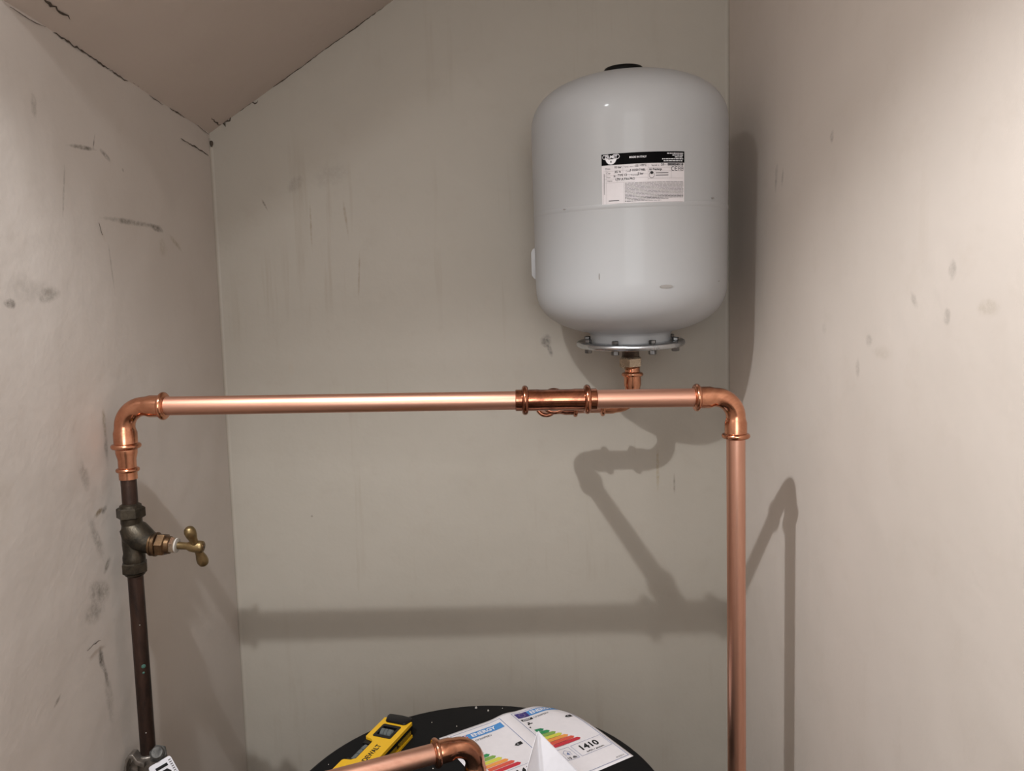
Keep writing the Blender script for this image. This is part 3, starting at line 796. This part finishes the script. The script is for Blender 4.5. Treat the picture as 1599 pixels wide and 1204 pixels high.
# core with magnetic edge groove
b = MB(); b.prism([(.001, -HW + .005), (.0590, -HW + .005), (.065, -HW + .021), (.121, -HW + .021), (.127, -HW + .005), (LL - .003, -HW + .005), (LL - .003, HW - .004), (.001, HW - .004)], lev_p, .0045, .0215)
b.build('core', M['level_black'], lev, smooth=0)
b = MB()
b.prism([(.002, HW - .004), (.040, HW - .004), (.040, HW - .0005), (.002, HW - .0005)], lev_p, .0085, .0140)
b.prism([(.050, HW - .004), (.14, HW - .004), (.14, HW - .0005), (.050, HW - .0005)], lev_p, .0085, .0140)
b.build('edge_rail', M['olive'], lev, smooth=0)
b = MB()
b.prism([(.002, HW - .004), (LL, HW - .004), (LL, HW), (.002, HW)], lev_p, .0160, .0200)
b.build('magnet_strip', M['level_black'], lev, smooth=0)
fr = MB(); holed_plate(fr, wn, [(.0235, -.0125), (.048, -.0125), (.048, .0125), (.0235, .0125)], lev_p, .0235, LT_ + .0008)
fr.build('window_frame', M['level_black'], lev, smooth=0)
b = MB(); b.lathe(lev_p(.0358, -.0118, .0225), lw_, [(0, .0050), (.002, .0080), (.0216, .0080), (.0236, .0050)], 18)
vi = b.build('vial', M['vial'], lev, smooth=40)
b = MB()
for s_ in (-.003, .003): b.torus(lev_p(.0358, s_, .0225), lw_, .0080, .0004, 18, 6)
b.build('vial_rings', M['ink'], vi, smooth=0)
b = MB(); b.lathe(lev_p(.072, -HW + .010, .016), -la, [(0, .0045), (.002, .0068), (.042, .0068), (.044, .0045)], 18)
vi = b.build('vial', M['vial'], lev, smooth=40)
b = MB()
for s_ in (.087, .099): b.torus(lev_p(s_, -HW + .010, .016), la, .0068, .0004, 18, 6)
b.build('vial_rings', M['ink'], vi, smooth=0)
b = MB()
b.prism([(.061, -HW + .002), (.072, -HW + .002), (.072, -HW + .018), (.065, -HW + .018)], lev_p, .004, .0235)
b.prism([(.115, -HW + .002), (.126, -HW + .002), (.121, -HW + .018), (.115, -HW + .018)], lev_p, .004, .0235)
b.prism([(.063, -HW + .0165), (.123, -HW + .0165), (.123, -HW + .0215), (.063, -HW + .0215)], lev_p, .004, LT_ - .002)
b.build('vial_holder', M['level_black'], lev, smooth=0)
b = MB(); b.prism([(-.004, -HW + .004), (.009, -HW + .008), (.011, -HW + .012), (.011, HW - .010), (.009, HW - .006), (-.004, HW - .002), (-.011, HW - .004), (-.0125, 0), (-.011, -HW + .005)], lev_p, .0003, LT_ + .0035)
ecp = b.build('end_cap', M['level_black'], lev, smooth=40, bevel=.0022); ecp['label'] = 'black rubber end cap'
b = MB(); b.prism([(LL - .010, -HW - .001), (LL + .008, -HW + .003), (LL + .008, HW - .003), (LL - .010, HW + .001)], lev_p, .0003, LT_ + .002)
b.build('end_cap', M['level_black'], lev, smooth=40, bevel=.002)
vs_, fs_ = glyphs('DEWALT', .0125, 'LEFT', .0004)
b = MB(); b.add([lev_p(.1205 - x * .92, .0125 - y * 1.0, LT_ + .0002) for x, y in vs_], fs_)
b.build('lettering', M['level_dark'], lev, smooth=0)
# second opening near the front end
b = MB(); b.prism([(.150, -.006), (.154, -.012), (.196, -.012), (.200, -.006), (.196, .004), (.154, .004)], lev_p, LT_ - .0005, LT_ + .0005)
b.build('thumb_slot', M['level_black'], lev, smooth=0)

# ------------------------------------------------------------------ energy label sheet
UA = math.radians(30.5)
uu = V((math.cos(UA), math.sin(UA), 0)); vv = V((math.sin(UA), -math.cos(UA), 0))
PO = V((-.0035, 1.2442, 0))
def sheet(a_, c_, off=0.):
    """sheet coordinates (right, down) to space; the paper bends down past the rim of the lid."""
    p = PO + uu * a_ + vv * c_
    d = V((p.x - CX, p.y - CY, 0)); L = d.length; z = CZ + .0010
    z += .0035 * math.exp(-((a_ + .010) / .020) ** 2)      # the raised middle fold
    nrm = V((0, 0, 1))
    lim = .277
    if L > lim:
        dr = d / L; over = L - lim; Rb = .065
        th = min(over / Rb, 1.25); ext = max(0, over - Rb * 1.25)
        nl = lim + Rb * math.sin(th) + ext * math.cos(th)
        z += -Rb * (1 - math.cos(th)) - ext * math.sin(th)
        p = V((CX, CY, 0)) + dr * nl
        nrm = V((dr.x * math.sin(th), dr.y * math.sin(th), math.cos(th)))
    else: z += .004 * max(0, (L - .24) / .028) ** 2 * 0
    return V((p.x, p.y, z)) + nrm * off
def sh_grid(mb, a0, c0, a1, c1, off, st=.005):
    n = max(1, round((a1 - a0) / st)); m = max(1, round((c1 - c0) / st)); vs = []; fs = []
    for j in range(m + 1):
        for i in range(n + 1): vs.append(sheet(a0 + (a1 - a0) * i / n, c0 + (c1 - c0) * j / m, off))
    for j in range(m):
        for i in range(n): k = j * (n + 1) + i; fs.append((k, k + 1, k + n + 2, k + n + 1))
    return mb.add(vs, fs)
def sh_poly(mb, pts, off): return mb.add([sheet(a_, c_, off) for a_, c_ in pts], [tuple(range(len(pts)))])
def sh_text(mb, body, a_, c_, size, off, align='LEFT', bold=0.):
    vs, fs = glyphs(body, size, align, bold)
    return mb.add([sheet(a_ + x, c_ - y, off) for x, y in vs], fs)
def sh_frame(mb, a0, c0, a1, c1, w_, off):
    for r in ((a0, c0, a1, c0 + w_), (a0, c1 - w_, a1, c1), (a0, c0, a0 + w_, c1), (a1 - w_, c0, a1, c1)): sh_grid(mb, *r, off)
es = empty('energy_label_sheet', (0, 0, 0), 'white paper sheet with two printed energy rating labels on the black cylinder top', 'paper')
b = MB(); sh_grid(b, -.138, -.0105, .1020, .2100, 0, .005)
pp = b.build('paper_sheet', M['paper'], es, smooth=60)
sol = pp.modifiers.new('t', 'SOLIDIFY'); sol.thickness = .0003; sol.offset = -1
for li, a0 in enumerate((-.1205, 0.)):
    W_ = .0975
    b = MB(); sh_frame(b, a0, -.0035, a0 + W_, .204, .0010, .0003); b.build('label_border', M['ink_border'], es, smooth=0)
    b = MB(); sh_grid(b, a0 + .0285 - (.004 if li == 0 else 0), .0005 + (.0065 if li == 0 else 0), a0 + W_ - .005, .0165 + (.0065 if li == 0 else 0), .0004)
    hd_ = b.build('header_band', M['ink_blue'], es, smooth=0)
    y0 = .0005 + (.0065 if li == 0 else 0)
    b = MB(); sh_text(b, 'ENERGY', a0 + .033 - (.002 if li == 0 else 0), y0 + .0122, .0125, .0007, 'LEFT', .0004); b.build('lettering', M['ink_white'], hd_, smooth=0)
    b = MB(); f0, f1 = a0 + .004, a0 + (.0285 if li else .0245)
    sh_grid(b, f0, y0, f1, y0 + .0165, .0004)
    fg = b.build('flag', M['ink_eu'] if li else M['ink_navy'], es, smooth=0)
    if li:
        b = MB(); cx_, cy_ = (f0 + f1) / 2, y0 + .00825
        for k in range(12):
            a = 2 * PI * k / 12
            pts = []
            for s_ in range(10):
                r = .0011 if s_ % 2 == 0 else .0005
                pts.append((cx_ + .0056 * math.cos(a) + r * math.sin(PI * s_ / 5), cy_ + .0056 * math.sin(a) - r * math.cos(PI * s_ / 5)))
            sh_poly(b, pts, .0006)
        b.build('flag_stars', M['ink_star'], fg, smooth=0)
    else:
        b = MB(); cx_, cy_ = (f0 + f1) / 2, y0 + .00825
        for s_ in (1, -1):
            sh_poly(b, [(f0, cy_ - s_ * .00825), (f0 + .002, cy_ - s_ * .00825), (f1, cy_ + s_ * .0069), (f1, cy_ + s_ * .00825), (f1 - .002, cy_ + s_ * .00825), (f0, cy_ - s_ * .0069)], .0005)
        sh_grid(b, f0, cy_ - .0026, f1, cy_ + .0026, .0006); sh_grid(b, cx_ - .0026, y0, cx_ + .0026, y0 + .0165, .0006)
        b.build('flag_white', M['ink_white'], fg, smooth=0)
        b = MB(); sh_grid(b, f0, cy_ - .0015, f1, cy_ + .0015, .0008); sh_grid(b, cx_ - .0015, y0, cx_ + .0015, y0 + .0165, .0008)
        for s_ in (1, -1):
            sh_poly(b, [(f0, cy_ - s_ * .0079), (f0 + .001, cy_ - s_ * .00825), (f1, cy_ + s_ * .0079), (f1 - .001, cy_ + s_ * .00825)], .0007)
        b.build('flag_red', M['ink_red'], fg, smooth=0)
    y1 = y0 + .0215
    b = MB(); sh_grid(b, a0 + .005, y1, a0 + .028, y1 + .0062, .0004); bx = b.build('maker_box', M['ink'], es, smooth=0)
    b = MB(); x = a0 + .008
    for w_ in (.0022, .0030, .0018, .0030, .0026): sh_grid(b, x, y1 + .0020, x + w_, y1 + .0042, .0006); x += w_ + .0006
    b.build('lettering', M['ink_white'], bx, smooth=0)
    b = MB(); sh_text(b, 'CF300PERV', a0 + .030, y1 + .0048, .0066, .0004)
    b.build('lettering', M['ink'], es, smooth=0); b = MB()
    tapx, tapy = a0 + .010, y1 + .016     # tap pictogram
    for r in ((0, 0, .009, .0026), (.002, -.003, .0042, .001), (0, -.0036, .0062, -.0026), (-.0015, .0005, .001, .005)): sh_grid(b, tapx + r[0], tapy + r[1], tapx + r[2], tapy + r[3], .0004)
    b.build('tap_symbol', M['ink'], es, smooth=0); b = MB()
    # class pointer: black arrow pointing left
    ay = .054 if li else .080; axx = a0 + .078
    sh_poly(b, [(axx, ay), (axx + .0045, ay - .0042), (axx + .014, ay - .0042), (axx + .014, ay + .0042), (axx + .0045, ay + .0042)], .0004)
    b.build('class_pointer', M['ink'], es, smooth=0); b = MB()
    sh_poly(b, [(a0 + .0045, .0495), (a0 + .0090, .0495), (a0 + .0068, .054)], .0004)
    b.build('triangle_mark', M['ink'], es, smooth=0)
    b = MB(); sh_text(b, 'C', axx + .0045, ay + .0020, .0055, .0006); b.build('pointer_letter', M['ink_white'], es, smooth=0)
    for k in range(7):
        yb0 = .0605 + k * .0093; xe = a0 + .0255 + k * .0062; hb_ = .0082
        if li == 0: yb0 += .0040
        b = MB(); sh_poly(b, [(a0 + .0085, yb0), (xe - .0042, yb0), (xe, yb0 + hb_ / 2), (xe - .0042, yb0 + hb_), (a0 + .0085, yb0 + hb_)], .0004)
        rb = b.build('rating_arrow', M['bar%d' % k], es, smooth=0)
    # boxes along the bottom
    b = MB()
    sh_frame(b, a0 + .0330, .132, a0 + .0945, .1655, .0006, .0004); b.build('box_outline', M['ink_border'], es, smooth=0); b = MB()
    sh_frame(b, a0 + .005, .132, a0 + .0285, .1655, .0006, .0004)
    b.build('box_outline', M['ink_border'], es, smooth=0); b = MB()
    # loudspeaker and house in the noise box
    for p0_, p1_ in (((.009, .1455), (.0165, .138)), ((.0165, .138), (.024, .1455)), ((.011, .1455), (.011, .153)), ((.022, .1455), (.022, .153))):
        dx, dy = p1_[0] - p0_[0], p1_[1] - p0_[1]; L_ = math.hypot(dx, dy); nx, ny = -dy / L_ * .0003, dx / L_ * .0003
        sh_poly(b, [(a0 + p0_[0] + nx, p0_[1] + ny), (a0 + p1_[0] + nx, p1_[1] + ny), (a0 + p1_[0] - nx, p1_[1] - ny), (a0 + p0_[0] - nx, p0_[1] - ny)], .0004)
    sh_poly(b, [(a0 + .0145, .148), (a0 + .019, .144), (a0 + .019, .153), (a0 + .0145, .150)], .0004)
    b.build('noise_symbol', M['ink_border'], es, smooth=0)
    for tx, tu_, tv_, sz, al, bd_ in (('1410', .060, .1525, .0190, 'CENTER', .0006), ('kWh / annum', .064, .1620, .0062, 'CENTER', .0001), ('15 db', .0167, .1630, .0078, 'CENTER', .0002), ('812/2013', .092, .2000, .0042, 'RIGHT', 0.)):
        b = MB(); sh_text(b, tx, a0 + tu_, tv_, sz, .0005, al, bd_); b.build('lettering', M['ink'], es, smooth=0)

# ------------------------------------------------------------------ folded leaflet standing on the sheet
lf = empty('folded_leaflet', (0, 0, 0), 'plain white folded leaflet standing up on the energy label sheet', 'leaflet')
def panel(nm, pts, nrm, mat=None, th=.0005):
    P = [V(p) for p in pts]; n_ = V(nrm).normalized() * th; k = len(P)
    b = MB().add(P + [p + n_ for p in P], [tuple(range(k)), tuple(range(2 * k - 1, k - 1, -1))] + [(i, (i + 1) % k, k + (i + 1) % k, k + i) for i in range(k)])
    return b.build(nm, mat or M['paper_b'], lf, smooth=0)
Zs = CZ + .0030
A = V((.0330, .985, -.5770)); B0 = V((.0380, .975, Zs))
panel('left_panel', [A, B0, (-.005, .930, Zs), (.004, .935, -.640)], (-.5, .3, 0))
panel('right_panel', [A, B0, (.070, 1.000, Zs), (.064, .998, -.640)], (.3, -.6, 0))
panel('back_panel', [A + V((.001, .002, .0)), B0 + V((.001, .004, 0)), (.125, .975, Zs), (.110, .972, -.655)], (0, .5, .2))
